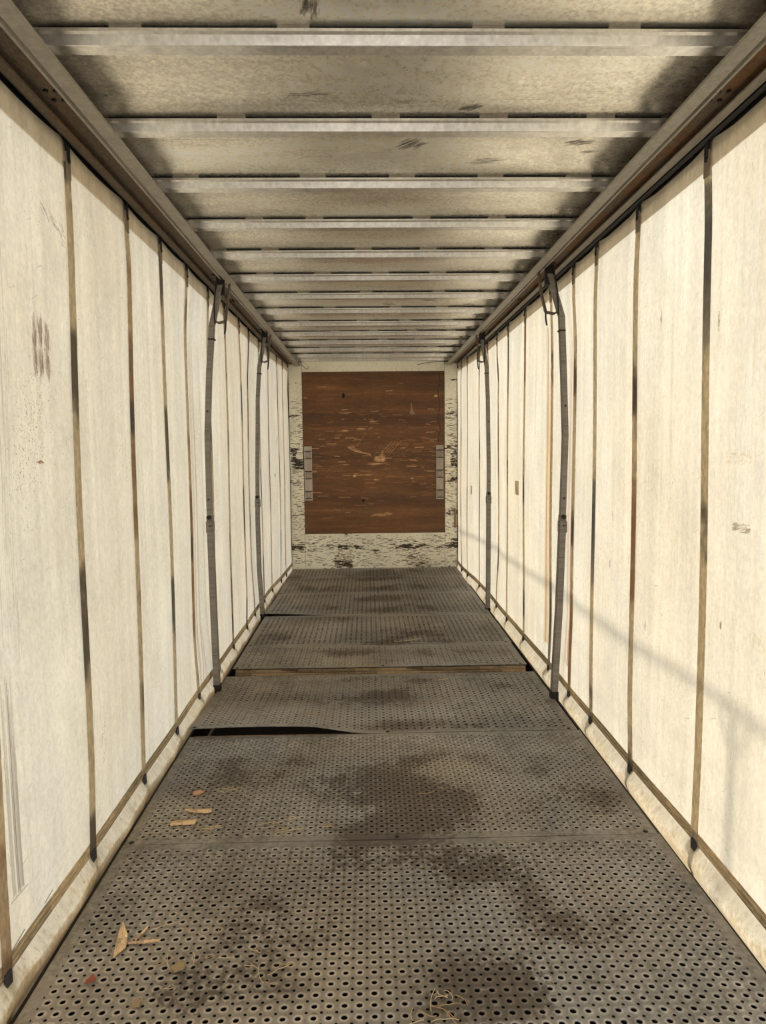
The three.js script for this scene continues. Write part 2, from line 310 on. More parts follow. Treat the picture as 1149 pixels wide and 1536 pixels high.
const dullPaint = std({ map: DULL, bumpMap: grain, bumpScale: 0.0003, roughness: 0.6, metalness: 0.25 });

// ------------------------------------------------------------------ ground outside
{
  const g = new THREE.CircleGeometry(60, 48); g.rotateX(-Math.PI / 2);
  const gravel = painted(512, 512, 0, 1, 0, 1, (x, y, c) => { const k = 1 + 0.08 * N(3, x, y) + 0.06 * N(0, x, y); c[0] = 158 * k; c[1] = 150 * k; c[2] = 136 * k; }, null, { wrap: THREE.RepeatWrapping });
  gravel.repeat.set(40, 40);
  const m = obj('ground', g, std({ map: gravel, roughness: 0.95 })); m.position.y = -1.2; m.userData = { kind: 'structure' };
}

// ------------------------------------------------------------------ ceiling: sheets between bows
const BOWS = [1.29, 0.69, 0.08, -0.53, -1.14, -1.75, -2.354, -2.957, -3.572, -4.188, -4.817, -5.449, -6.085, -6.724, -7.398, -8.026, -8.659, -9.276, -9.85, -10.25];
const SHEETMETAL = (() => {
  const marks = (ctx) => {
    const dk = [52, 46, 38];
    for (const [x, z, rx, rz, n, d] of [[0.093, -3.22, 0.05, 0.05, 60, 0.7], [0.308, -2.886, 0.035, 0.018, 34, 0.7], [0.46, -3.38, 0.05, 0.02, 30, 0.25], [0.42, -3.41, 0.06, 0.012, 26, 0.2], [0.818, -3.2, 0.055, 0.022, 40, 0.35], [0.89, -3.29, 0.03, 0.012, 20, 0.3], [-0.253, -2.27, 0.03, 0.05, 34, 1.4], [-0.32, -2.77, 0.08, 0.012, 26, 0.1], [0.656, -3.13, 0.16, 0.02, 26, 0.05]])
      stain(ctx, x, z, rx, rz, dk, n > 28 ? 0.34 : 0.2, n, 0.05, d, 0.007);
    for (let i = 0; i < 150; i++) { const x = rr(-1.1, 1.1), z = rr(-4.9, -1.4); stroke(ctx, x, z, rr(0.02, 0.3), rr(-0.02, 0.02), rr(0.002, 0.012), [96, 84, 66], rr(0.03, 0.16)); }
    for (let i = 0; i < 30; i++) { ctx.strokeStyle = rgba([186, 170, 140], 0.12); ctx.lineWidth = 0.003; ctx.beginPath(); const x = rr(-1, 1), z = rr(-4.5, -1.6); ctx.arc(x, z, rr(0.03, 0.12), rnd() * 3, rnd() * 3 + 2); ctx.stroke(); }
  };
  const base = (x, z, c) => {
    const b = N(0, x * 0.22, z * 0.3), m = N(1, x * 0.28, z * 1.1), sp = N(3, x * 1.4, z * 1.4), st = N(2, x * 0.12, z * 1.6);
    const k = 1 + 0.025 * b + 0.025 * m + 0.05 * sp + 0.03 * st; c[0] = 238 * k; c[1] = 232 * k; c[2] = 220 * k;
  };
  return painted(2048, 2048, -1.2, 1.2, -4.9, -1.4, base, marks, { wrap: THREE.MirroredRepeatWrapping });
})();
const SHEETROUGH = painted(1024, 1024, 0, 2.4, 0, 3.5, (x, z, c) => { const v = 128 + 9 * N(0, x * 0.2, z * 0.5) + 10 * N(1, x * 0.12, z * 1.3) + 12 * N(3, x * 0.7, z * 0.7); c[0] = c[1] = c[2] = v; }, null, { srgb: false, wrap: THREE.MirroredRepeatWrapping });
const sheetBump = painted(512, 512, 0, 1, 0, 1, (x, y, c) => { const v = 128 + 22 * N(3, x, y) + 5 * N(0, x, y); c[0] = c[1] = c[2] = v; }, null, { srgb: false, wrap: THREE.RepeatWrapping }); sheetBump.repeat.set(6, 9); sheetBump.needsUpdate = true;
const sheetMat = std({ map: SHEETMETAL, roughnessMap: SHEETROUGH, bumpMap: sheetBump, bumpScale: 0.00035, roughness: 0.66, metalness: 0.86 });
const BOWTEX = painted(512, 512, 0, 1, 0, 1, (x, y, c) => { const k = 1 + 0.04 * N(0, x, y) + 0.03 * N(3, x, y); c[0] = 226 * k; c[1] = 223 * k; c[2] = 218 * k; }, (ctx) => { for (let i = 0; i < 40; i++) stroke(ctx, rnd(), rnd(), rr(-0.08, 0.08), rr(-0.01, 0.01), 0.004, [120, 108, 92], rr(0.1, 0.3)); }, { wrap: THREE.RepeatWrapping });
const bowMat = std({ map: BOWTEX, roughness: 0.34, metalness: 0.85 });
{
  const c = struct('ceiling');
  obj('roof_skin', box(-1.3, 1.3, 3.1, 3.14, ZF - 0.1, ZR), std({ color: 0x8a8a86, roughness: 0.6, metalness: 0.3 }), c);
  const edges = [ZR, ...BOWS, ZF];
  for (let i = 0; i + 1 < edges.length; i++) {
    const z1 = edges[i] - (i ? 0.02 : 0), z0 = edges[i + 1] - 0.018;
    const g = new THREE.BoxGeometry(2.44, 0.006, z1 - z0, 24, 1, 4); g.translate(0, 3.088, (z0 + z1) / 2);
    const p = g.attributes.position, uv = g.attributes.uv;
    for (let k = 0; k < p.count; k++) {
      uv.setXY(k, (p.getX(k) + 1.2) / 2.4, (p.getZ(k) + 4.9) / 3.5);
      const t = (p.getZ(k) - z0) / (z1 - z0); p.setY(k, p.getY(k) - 0.005 * Math.sin(Math.PI * t) * (0.6 + 0.4 * Math.sin(p.getX(k) * 2.1 + i * 1.9)));
    }
    g.computeVertexNormals();
    obj('roof_sheet', g, sheetMat, c);
  }
  BOWS.forEach((z, i) => {
    // pressed bow: narrow upper lip, bright face to the rear, flat sole
    const prof = [[0.019, 3.0725], [0.018, 3.064], [0.010, 3.058], [0, 3.031], [-0.002, 3.029], [-0.052, 3.029], [-0.054, 3.031], [-0.056, 3.06], [-0.066, 3.0725]];
    const s = new THREE.Shape(prof.map(([a, b]) => new THREE.Vector2(a, b)));
    const g = new THREE.ExtrudeGeometry(s, { depth: 2.4, bevelEnabled: false, steps: 1 }); g.translate(0, 0, -1.2); g.rotateY(-Math.PI / 2);
    // after turning: profile a runs along -? put it so that a points to +z
    const p = g.attributes.position; for (let k = 0; k < p.count; k++) { const x = p.getX(k), zz = p.getZ(k); p.setXYZ(k, x, p.getY(k), zz); }
    g.translate(0, 0, z);
    const b = obj('roof_bow', uvMetres(g), bowMat, c);
    obj('bow_gasket', box(-1.1, 1.1, 3.072, 3.0835, z - 0.03, z + 0.006), blackRubber, b);
    // packers between the bow and the sheet, at uneven spacing
    for (let x = -1.05 + 0.11 * ((i * 7) % 5); x < 1.1; x += 0.34 + 0.09 * ((i * 3 + Math.round(x * 10)) & 3)) obj('packer', box(x - 0.05 - 0.012 * (i % 3), x + 0.05, 3.0715, 3.0845, z - 0.04, z + 0.016), dullPaint, b);
  });
}

// ------------------------------------------------------------------ cant rails along both top corners
for (const s of [-1, 1]) {
  const t = struct(s < 0 ? 'trim_1' : 'trim_2');
  const R = (x0, x1, y0, y1) => uvMetres(s < 0 ? box(-x1, -x0, y0, y1, ZF, ZR) : box(x0, x1, y0, y1, ZF, ZR));
  const RR = (x0, x1, y0, y1, r) => uvMetres(s < 0 ? rbox(-x1, -x0, y0, y1, ZF, ZR, r) : rbox(x0, x1, y0, y1, ZF, ZR, r));
  obj('lower_flange', [RR(1.036, 1.094, 2.966, 2.978, 0.003)], dullPaint, t);
  obj('inner_lip', [R(1.107, 1.117, 2.966, 2.970), R(1.114, 1.117, 2.970, 3.0)], dullPaint, t);
  obj('channel_web', R(1.114, 1.24, 2.994, 3.006), rustyWeb, t).userData.label = 'brown rusty underside of the rail channel';
  obj('outer_lip', [RR(1.2, 1.238, 2.966, 2.976, 0.003), R(1.232, 1.238, 2.974, 3.01)], s < 0 ? rustyWeb : dullPaint, t);
  obj('outer_coaming', [R(1.236, 1.35, 3.03, 3.13), R(1.22, 1.24, 3.0, 3.1)], std({ color: 0x3a3734, roughness: 0.7, metalness: 0.2 }), t);
  for (const [zc, n] of [[-2.62, 4], [-6.0, 4]]) for (let i = 0; i < n; i++) {
    const g = cyl(0.008, 0.009, 0.008, 6); g.translate(s * (1.14 + (i & 1) * 0.035), 2.99, zc + (i >> 1) * 0.065);
    obj('bolt', g, darkSteel, t);
  }
  // track the curtain runs on
  const k = thing('curtain_track', s < 0 ? 'black tube track along the top of the left curtain' : 'thick black track along the top of the right curtain', 'track');
  const tg = new THREE.CylinderGeometry(s < 0 ? 0.010 : 0.013, s < 0 ? 0.010 : 0.013, ZR - ZF - 0.1, 14); tg.rotateX(Math.PI / 2); tg.translate(s * (s < 0 ? 1.256 : 1.260), s < 0 ? 2.994 : 2.972, (ZR + ZF) / 2);
  obj('track_tube', tg, std({ color: s < 0 ? 0x23262f : 0x15161a, roughness: 0.45 }), k);
  obj('track_backing', s < 0 ? box(-1.296, -1.288, 2.955, 3.03, ZF + 0.02, ZR) : box(1.288, 1.296, 2.925, 3.03, ZF + 0.02, ZR), blackRubber, k);
}

// ------------------------------------------------------------------ side curtains
const hookG = box(-0.004, 0.004, -0.05, 0.05, -0.017, 0.017), plateG = rbox(-0.003, 0.003, -0.05, 0.05, -0.022, 0.022, 0.002);
const rivetG = (() => { const g = new THREE.SphereGeometry(0.011, 10, 6, 0, Math.PI * 2, 0, Math.PI / 2); g.rotateZ(-Math.PI / 2); g.scale(0.6, 1, 1); return g; })();
const clipG = rbox(-0.006, 0.006, -0.028, 0.026, -0.02, 0.02, 0.004);
const buckleG = mergeGeometries([rbox(-0.012, 0.012, -0.035, 0.035, -0.032, 0.032, 0.006), rbox(-0.02, 0.012, -0.014, 0.014, -0.04, 0.04, 0.004)]);
for (const s of [-1, 1]) {
  const c = thing('side_curtain', s < 0 ? 'cream translucent curtain down the left side with brown webbing straps' : 'brighter cream curtain down the right side with rust streaks and faint fence shadows', 'curtain');
  obj('fabric', curtainGeometry(s), fabric(s), c);
  // double skirt outside along the top
  { const lo = s < 0 ? 2.885 : 2.865, P = [], I = []; let n = 0;
    for (let z = ZR; z > ZF; z -= 0.08, n++) { for (const y of [lo, (lo + 2.955) / 2, 2.955]) P.push(s * (fabricX(s, z, y) + 0.006), y, z); if (n) for (let j = 0; j < 2; j++) { const q = (n - 1) * 3 + j; I.push(q, q + 1, q + 3, q + 3, q + 1, q + 4); } }
    const g = new THREE.BufferGeometry(); g.setAttribute('position', new THREE.Float32BufferAttribute(P, 3)); g.setIndex(I); g.computeVertexNormals(); obj('top_hem', g, vinyl, c); }
  // folded valance outside the foot of the left cover
  if (s < 0) { const P = [], I = []; let n = 0;
    for (let z = ZR; z > ZF; z -= 0.06, n++) { for (let j = 0; j <= 8; j++) { const y = 0.03 - 0.2 * j / 8; P.push(s * (fabricX(s, z, y) + 0.007), y, z); } if (n) for (let j = 0; j < 8; j++) { const q = (n - 1) * 9 + j; I.push(q, q + 1, q + 9, q + 9, q + 1, q + 10); } }
    const g = new THREE.BufferGeometry(); g.setAttribute('position', new THREE.Float32BufferAttribute(P, 3)); g.setIndex(I); g.computeVertexNormals(); obj('foot_valance', g, vinyl, c); }
  // hem band inside
  { const pts = []; for (let z = ZR; z > ZF + 0.02; z -= 0.06) pts.push([s * (fabricX(s, z, 0.112) - 0.003), 0.112, z]);
    obj('hem_band', band(pts, [0, 1, 0], [1, 0, 0], 0.052, 0.003, 0, 1, 0.5), hemCloth, c);
    const g = c.children[c.children.length - 1].geometry.attributes.uv; for (let i = 0; i < g.count; i++) g.setXY(i, g.getY(i), g.getX(i)); }
  STRAPS[s].forEach((z, i) => {
    const lean = i < 3 ? (s < 0 ? 0.07 : 0.045) : 0.02, pts = [];
    for (let y = 0.095; y <= 2.95; y += 0.054) { const zz = z + 0.03 - lean * (y / 2.9) - (s < 0 ? 0.004 : 0.003) * Math.sin(y * 2.2 + i); pts.push([s * (fabricX(s, zz, y) - 0.007), y, zz]); }
    const l = (i * 2 + (s > 0 ? 1 : 0)) % 4;
    const g = band(pts, [0, 0, 1], [1, 0, 0], 0.06, 0.002, l * 0.25 + 0.02, l * 0.25 + 0.23, 1 / 3);
    const uv = g.attributes.uv; for (let k = 0; k < uv.count; k++) uv.setY(k, uv.getY(k) + i * 0.137 * (i > 1 ? 1 : 0));
    const st = obj('strap', g, webbing, c), top = pts[pts.length - 1];
    const hk = obj('hook', hookG, blackPlastic, st); hk.position.set(top[0] - s * 0.004, s < 0 ? 2.965 : 2.945, top[2]);
    const pl = obj('hook_plate', plateG, plateMetal, st); pl.position.set(top[0] - s * 0.004, s < 0 ? 2.895 : 2.88, top[2]);
    const rv = obj('rivet', rivetG, darkSteel, st); rv.position.set(top[0] - s * 0.008, s < 0 ? 2.912 : 2.897, top[2]); if (s > 0) rv.rotation.y = Math.PI;
    const bx = fabricX(s, z, 0.1);
    const bk = obj('buckle', buckleG, darkSteel, st); bk.position.set(s * (bx + 0.017), 0.085, z + 0.025);
    const cl = obj('strap_clip', clipG, clipMat, st); cl.position.set(s * (bx - 0.010), 0.078, z + 0.03);
    const tail = []; for (let k = 0; k <= 10; k++) { const y = 0.06 - 0.022 * k; tail.push([s * (fabricX(s, z, y) + 0.014 + 0.004 * Math.sin(k * 0.8 + i)), y, z + 0.02 + 0.022 * Math.sin(k * 0.55 + i * 0.9)]); }
    obj('strap_tail', band(tail, [0, 0, 1], [1, 0, 0], 0.03, 0.003), darkSteel, st);
  });
  if (s > 0) for (const [z, y, w, h] of [[-6.45, 1.405, 0.15, 0.125], [-9.15, 1.235, 0.1, 0.11]]) {
    const pts = []; for (let k = 0; k <= 4; k++) { const yy = y - h / 2 + h * k / 4; pts.push([fabricX(1, z, yy) - 0.003, yy, z]); }
    obj('repair_patch', band(pts, [0, 0, 1], [1, 0, 0], w, 0.002, 0.3, 0.45, 0.3), webbing, c).userData.label = 'brown square repair patch';
  }
}

// ------------------------------------------------------------------ front wall
const BOARDTEX = painted(2048, 2048, -1.25, 1.25, 0, 3.05, (x, y, c) => {
  const low = sstep(0.75, 0.1, y), edge = sstep(0.85, 1.2, Math.abs(x));
  const chip = N(2, x * 0.55, y * 2.1) + 0.6 * N(3, x * 0.3, y * 1.3), b = N(0, x * 0.3, y * 0.3), f = N(3, x, y);
  const lim = 1.95 - 0.75 * low - 0.45 * edge * sstep(2.7, 1.6, y) + 0.7 * sstep(2.3, 2.9, y), t = sstep(lim, lim + 0.35, chip);
  const k = 1 + 0.03 * b + 0.025 * f - 0.05 * sstep(0.2, 1.4, N(1, x * 0.5, y * 0.4)) * low;
  c[0] = lerp(248 * k, 56, t * 0.92); c[1] = lerp(242 * k, 45, t * 0.92); c[2] = lerp(224 * k, 34, t * 0.92);
}, (ctx) => {
  for (let i = 0; i < 1300; i++) { const side = rnd() < 0.5 ? -1 : 1, x = rnd() < 0.55 ? side * rr(1.02, 1.2) : rr(-1.0, 1.0), y = Math.abs(x) > 1.01 ? rr(0.1, 2.5) : rr(0.06, 0.52); stroke(ctx, x, y, rr(0.01, 0.07), rr(-0.004, 0.004), rr(0.002, 0.008), [52, 42, 32], rr(0.3, 0.9)); }
  for (let i = 0; i < 300; i++) { const x = rnd() < 0.5 ? rr(-0.6, -0.35) : rr(0.45, 0.8); stroke(ctx, x, rr(0.05, 0.32) * (0.4 + 0.6 * rnd()), rr(0.01, 0.06), rr(-0.01, 0.01), rr(0.004, 0.014), [58, 36, 22], rr(0.15, 0.6)); }
  for (let i = 0; i < 90; i++) { stroke(ctx, rr(-1.2, -1.04), rr(1.5, 1.64), rr(0.02, 0.1), 0, rr(0.006, 0.014), [44, 38, 32], rr(0.3, 0.8)); stroke(ctx, rr(-1.2, -1.13), rr(1.6, 1.8), rr(0.01, 0.03), 0, 0.012, [44, 38, 32], rr(0.2, 0.7)); stroke(ctx, rr(1.11, 1.2), rr(1.51, 1.74), rr(0.01, 0.04), 0, 0.012, [44, 38, 32], rr(0.2, 0.8)); }
  for (let i = 0; i < 60; i++) stroke(ctx, rr(1.02, 1.2), rr(0.2, 1.5), rr(0.005, 0.03), rr(-0.01, 0.01), 0.012, [176, 136, 78], rr(0.1, 0.4));
});
const PLYTEX = painted(2048, 2048, -1.04, 1.04, 0.53, 2.9, (x, y, c) => {
  const g1 = N(1, x * 0.16, y * 1.7), g2 = N(2, x * 0.35, y * 4.2), f = N(3, x * 0.4, y * 2.4), b = N(0, x * 0.25, y * 0.35);
  const k = 1 + 0.055 * g1 + 0.06 * g2 + 0.05 * f + 0.05 * b, red = clamp(0.5 + 0.35 * N(0, x * 0.2 + 0.4, y * 0.3 + 0.1));
  c[0] = (100 + 10 * red) * k; c[1] = (68 + 4 * red) * k; c[2] = (42 - 2 * red) * k;
}, (ctx) => {
  const raw = [232, 184, 136], mid = [168, 112, 72];
  for (let i = 0; i < 420; i++) { const x = rr(-1, 0.95), y = clamp(1.75 + rr(-1, 1) * rr(0.2, 1.1), 0.6, 2.8), l = rr(0.02, 0.16); stroke(ctx, x, y, l, rr(-0.006, 0.006), rr(0.003, 0.011), rnd() < 0.3 ? raw : mid, rr(0.2, 0.8)); }
  for (let i = 0; i < 130; i++) { const x = rr(-0.5, 0.9), y = rr(1.45, 2.0); stroke(ctx, x, y, rr(0.05, 0.4), rr(-0.006, 0.006), rr(0.002, 0.007), mid, rr(0.1, 0.4)); }
  // the worn centre: torn face veneer and arcs of claw-like scratches
  stain(ctx, 0.08, 1.63, 0.09, 0.045, raw, 0.7, 120, 0.03, 0.1, 0.009); stain(ctx, 0.12, 1.67, 0.05, 0.06, raw, 0.6, 70, 0.02, 1.2, 0.006);
  for (let i = 0; i < 12; i++) stroke(ctx, -0.02 + rr(-0.08, 0.02), 1.555 + rr(-0.006, 0.006), rr(0.1, 0.2), 0.012, 0.006, raw, 0.45);
  for (const [x, y, dx, dy] of [[-0.36, 1.80, 0.12, -0.06], [-0.26, 1.75, 0.22, -0.05], [-0.38, 1.81, 0.1, 0.0], [-0.3, 1.79, 0.12, -0.05]]) for (let i = 0; i < 5; i++) stroke(ctx, x + rr(-0.01, 0.01), y + rr(-0.008, 0.008), dx, dy, rr(0.003, 0.008), raw, 0.5);
  for (let k = 0; k < 4; k++) { const x0 = 0.1 + k * 0.045, y0 = 1.70 + k * 0.004; for (let q = 0; q < 16; q++) { const t = q / 16; if (rnd() < 0.75) stroke(ctx, x0 + 0.17 * t, y0 + 0.19 * t, 0.008, 0.009, 0.005, raw, 0.75); } }
  for (let q = 0; q < 10; q++) stroke(ctx, 0.42 + q * 0.018, 1.9 + 0.001 * q, 0.012, 0.001, 0.004, raw, 0.6);
  for (let q = 0; q < 12; q++) stroke(ctx, -0.25 + q * 0.012, 1.82 + q * 0.016, 0.008, 0.011, 0.005, raw, 0.6);
  for (let k = 0; k < 40; k++) dot(ctx, rr(0.0, 0.5), rr(1.66, 1.86), 0.004, 0.006, raw, rr(0.3, 0.8));
  for (const [x, y, w, h] of [[-0.43, 2.3, 0.17, 0.012], [-0.42, 2.345, 0.11, 0.010], [-0.46, 2.21, 0.09, 0.008], [-0.43, 2.045, 0.09, 0.016], [-0.02, 2.175, 0.13, 0.018], [-0.2, 2.07, 0.12, 0.016], [0.0, 2.32, 0.11, 0.012], [-0.29, 1.395, 0.03, 0.035], [-0.19, 1.405, 0.22, 0.012], [0.02, 1.33, 0.06, 0.02], [0.42, 1.79, 0.07, 0.012], [-0.62, 1.86, 0.11, 0.008], [-0.98, 2.52, 0.04, 0.01], [0.9, 2.53, 0.05, 0.02], [0.55, 1.345, 0.02, 0.02]]) stain(ctx, x, y, w / 2, h / 2, raw, 0.55, 14, w * 0.4, 0, h * 0.6);
  stain(ctx, 0.06, 0.815, 0.13, 0.016, [188, 146, 96], 0.7, 40, 0.05, 0.06, 0.014); stain(ctx, 0.19, 0.835, 0.05, 0.014, [188, 146, 96], 0.7, 20, 0.04, 0.06, 0.014);
  stain(ctx, -0.1, 0.88, 0.1, 0.07, [98, 86, 58], 0.4, 60, 0.05, 0, 0.012); stain(ctx, -0.06, 0.985, 0.05, 0.014, [150, 124, 90], 0.5, 20, 0.03, 0, 0.01);
  ctx.fillStyle = rgba([170, 144, 112], 0.75); ctx.beginPath(); ctx.moveTo(0.545, 2.43); ctx.quadraticCurveTo(0.55, 2.3, 0.505, 2.27); ctx.lineTo(0.61, 2.27); ctx.quadraticCurveTo(0.565, 2.3, 0.557, 2.43); ctx.fill();
  dot(ctx, 0.51, 2.275, 0.012, 0.006, [20, 14, 10], 0.9);
  for (let i = 0; i < 26; i++) stroke(ctx, 0.95 + 0.012 * Math.sin(i * 0.7), 2.85 - i * 0.038, 0.004 * Math.sin(i), -0.04, 0.014, [44, 26, 14], 0.5);
  dot(ctx, -0.428, 2.545, 0.022, 0.038, [10, 7, 5], 1); dot(ctx, -0.16, 1.028, 0.024, 0.02, [12, 8, 6], 1);
  for (let i = 0; i < 90; i++) dot(ctx, rr(-0.95, 0.95), rr(0.7, 2.8), rr(0.002, 0.007), rr(0.002, 0.005), raw, rr(0.2, 0.7));
});
const stripMat = std({ map: BOWTEX, color: new THREE.Color(0.72, 0.64, 0.58), roughness: 0.6, metalness: 0.1 });
const board = std({ map: BOARDTEX, bumpMap: grain, bumpScale: 0.003, roughness: 0.8 });
const ply = std({ map: PLYTEX, bumpMap: grain, bumpScale: 0.002, roughness: 0.62 });
{
  const w = struct('wall_front');
  const B = (name, x0, x1, y0, y1, z0, z1, m, rect, label) => {
    const g = uvMetres(rbox(x0, x1, y0, y1, ZF + z0, ZF + z1, Math.min(0.003, (z1 - z0) / 3))), uv = g.attributes.uv, p = g.attributes.position;
    for (let i = 0; i < uv.count; i++) uv.setXY(i, (p.getX(i) - rect[0]) / (rect[1] - rect[0]), (p.getY(i) - rect[2]) / (rect[3] - rect[2]));
    const o = obj(name, g, m, w); if (label) o.userData.label = label; return o;
  };
  const RB = [-1.25, 1.25, 0, 3.05];
  obj('backing_board', box(-1.36, 1.36, -0.2, 3.14, ZF - 0.08, ZF - 0.004), dullPaint, w);
  B('painted_board', -1.235, -1.022, 1.497, 3.02, -0.004, 0.016, board, RB); B('painted_board', -1.235, -1.018, 0.02, 1.492, -0.004, 0.012, board, RB);
  B('painted_board', 1.03, 1.235, 1.499, 3.02, -0.004, 0.016, board, RB); B('painted_board', 1.034, 1.235, 0.02, 1.494, -0.004, 0.012, board, RB);
  B('painted_board', -1.014, 1.03, 0.02, 0.548, -0.004, 0.010, board, RB);
  B('head_board', -1.018, 1.026, 2.886, 3.03, -0.004, 0.018, board, RB);
  const t = B('plywood_panel', -1.017, 1.031, 0.55, 2.884, -0.004, 0.006, ply, [-1.04, 1.04, 0.53, 2.9], 'dark brown scuffed plywood sheet');
  // lashing strips with square loops
  for (const s of [-1, 1]) {
    const x0 = s < 0 ? -1.008 : 0.905, x1 = s < 0 ? -0.895 : 1.012, g = [];
    const st = B('lashing_strip', x0, x1, 1.04, 1.825, 0.006, 0.014, stripMat, [-4, 4, -3, 9], 'worn pale steel strip with square loops');
    for (const y of [1.70, 1.41, 1.12]) {
      const xc = (x0 + x1) / 2, a = 0.034;
      obj('square_loop', [[xc - a, xc + a, y + 0.028, y + 0.04], [xc - a, xc + a, y - 0.04, y - 0.028], [xc - a, xc - a + 0.012, y - 0.03, y + 0.03], [xc + a - 0.012, xc + a, y - 0.03, y + 0.03]].map(([p, q, r, u]) => rbox(p, q, r, u, ZF + 0.012, ZF + 0.026, 0.003)), dullPaint, st);
      obj('dark_slot', [box(xc - 0.05, xc + 0.05, y + 0.046, y + 0.06, ZF + 0.012, ZF + 0.0155), box(xc - 0.045, xc + 0.05, y - 0.06, y - 0.046, ZF + 0.012, ZF + 0.0155)], darkSteel, st);
    }
  }
  obj('corner_strip', box(-1.236, -1.212, 0.02, 3.0, ZF + 0.012, ZF + 0.03), darkSteel, w);
  obj('corner_strip', box(1.212, 1.236, 0.02, 3.0, ZF + 0.012, ZF + 0.03), darkSteel, w);
  B('splice_batten', 1.165, 1.195, 0.62, 0.9, 0.012, 0.03, std({ color: 0x9c7650, roughness: 0.8 }), RB);
}
{ // small loose wires in the two upper front corners
  const wire = (pts, label) => { const o = obj('loose_wire', tube(pts, 0.0035, 24, 6), darkSteel); o.userData = { label, category: 'wire' }; };
  wire([[-1.04, 2.965, -10.0], [-0.99, 2.95, -10.08], [-0.94, 2.91, -10.14], [-0.915, 2.905, -10.16], [-0.912, 2.945, -10.15]], 'thin dark wire hooked out from the left rail above the plywood');
  wire([[1.04, 2.97, -9.95], [0.93, 2.985, -10.05], [0.78, 2.985, -10.15], [0.62, 2.96, -10.2]], 'thin dark wire drooping from the right rail along the top board');
}

// ------------------------------------------------------------------ floor: timber deck, perforated steel sheets
const DARKS = [[-0.29, -2.88, .3, .16], [-0.45, -2.54, .22, .14], [0.36, -2.86, .35, .14], [0.62, -2.47, .28, .14], [0.28, -2.91, .2, .1], [0.1, -3.2, .3, .08], [-0.77, -3.74, .25, .16], [-1.0, -3.63, .14, .1], [0.19, -3.51, .34, .14], [0.88, -3.79, .2, .12], [1.01, -3.47, .18, .12], [-0.23, -3.68, .2, .14], [-0.67, -2.22, .2, .12], [0.39, -2.18, .25, .12], [0.75, -3.3, .2, .1], [-0.2, -3.95, .5, .09],
  [0.52, -4.40, .34, .07], [-0.64, -4.92, .3, .14], [-0.07, -4.96, .34, .14], [0.14, -5.32, .3, .10], [0.87, -5.13, .2, .10], [-0.3, -5.3, .3, .08], [0.45, -6.57, .4, .14], [-0.06, -6.49, .25, .12], [-0.41, -5.97, .3, .1], [0.73, -5.9, .3, .14], [0.4, -6.25, .55, .06], [-0.95, -6.5, .14, .12], [-1.04, -9.4, .2, .3], [0.38, -8.82, .5, .18], [-0.7, -8.69, .4, .2], [-0.03, -9.45, .4, .2], [0.5, -7.6, .4, .16], [-0.5, -7.7, .4, .16], [0.2, -8.1, .5, .12], [-0.6, -7.2, .3, .12], [0.1, -9.95, .9, .2]];
function steelBase(x, z, c) {
  const b = N(0, x * 0.3, z * 0.45), m = N(1, x * 0.7, z * 0.8), f = N(3, x * 0.9, z * 0.9), l = N(2, x * 0.5, z * 0.12);
  let d = 0;
  for (const [px, pz, rx, rz] of DARKS) { const q = ((x - px) / rx) ** 2 * 0.5 + ((z - pz) / rz) ** 2 * 0.5; if (q < 4) d += Math.exp(-q * 1.3); }
  d = sstep(0.15, 1.35, d * (0.8 + 0.5 * m + 0.34 * f) + 0.16 * b + 0.14 * m + 0.08 * f);
  let k = 1 + 0.055 * b + 0.055 * m + 0.06 * f + 0.035 * l; const br = clamp(0.4 + 0.4 * N(1, x * 0.25 + 0.3, z * 0.3));
  c[0] = lerp(190, 190, br) * k; c[1] = lerp(187, 179, br) * k; c[2] = lerp(184, 165, br) * k;
  const s = d * 0.72; c[0] = lerp(c[0], 90, s); c[1] = lerp(c[1], 78, s); c[2] = lerp(c[2], 68, s);
}
const floorMarks = (z0, z1) => (ctx) => { for (let i = 0; i < 260; i++) stroke(ctx, rr(-1.2, 1.2), rr(z0, z1), rr(-0.05, 0.05), rr(-0.12, 0.12), rr(0.001, 0.004), rnd() < 0.5 ? [150, 138, 118] : [60, 48, 38], rr(0.05, 0.25)); for (let i = 0; i < 300; i++) dot(ctx, rr(-1.2, 1.2), rr(z0, z1), rr(0.002, 0.01), rr(0.002, 0.01), rnd() < 0.5 ? [128, 104, 78] : [54, 42, 34], rr(0.1, 0.4)); };
const FA = [-4.3, -1.84], FB = [-10.4, -4.3];
const steelTexA = painted(1536, 1536, -1.25, 1.25, FA[0], FA[1], steelBase, floorMarks(...FA), { wrap: THREE.MirroredRepeatWrapping });
const steelTexB = painted(1024, 2048, -1.25, 1.25, FB[0], FB[1], steelBase, floorMarks(...FB), { wrap: THREE.MirroredRepeatWrapping });
const floorBump = grain.clone(); floorBump.repeat.set(5, 5); floorBump.needsUpdate = true;
const steelA = std({ map: steelTexA, vertexColors: true, bumpMap: floorBump, bumpScale: 0.0012, roughness: 0.5, metalness: 0.35 });
const steelB = std({ map: steelTexB, vertexColors: true, bumpMap: floorBump, bumpScale: 0.0012, roughness: 0.55, metalness: 0.35 });
const PLAIN = 0.56;                                            // plain plate against the worn bright lips

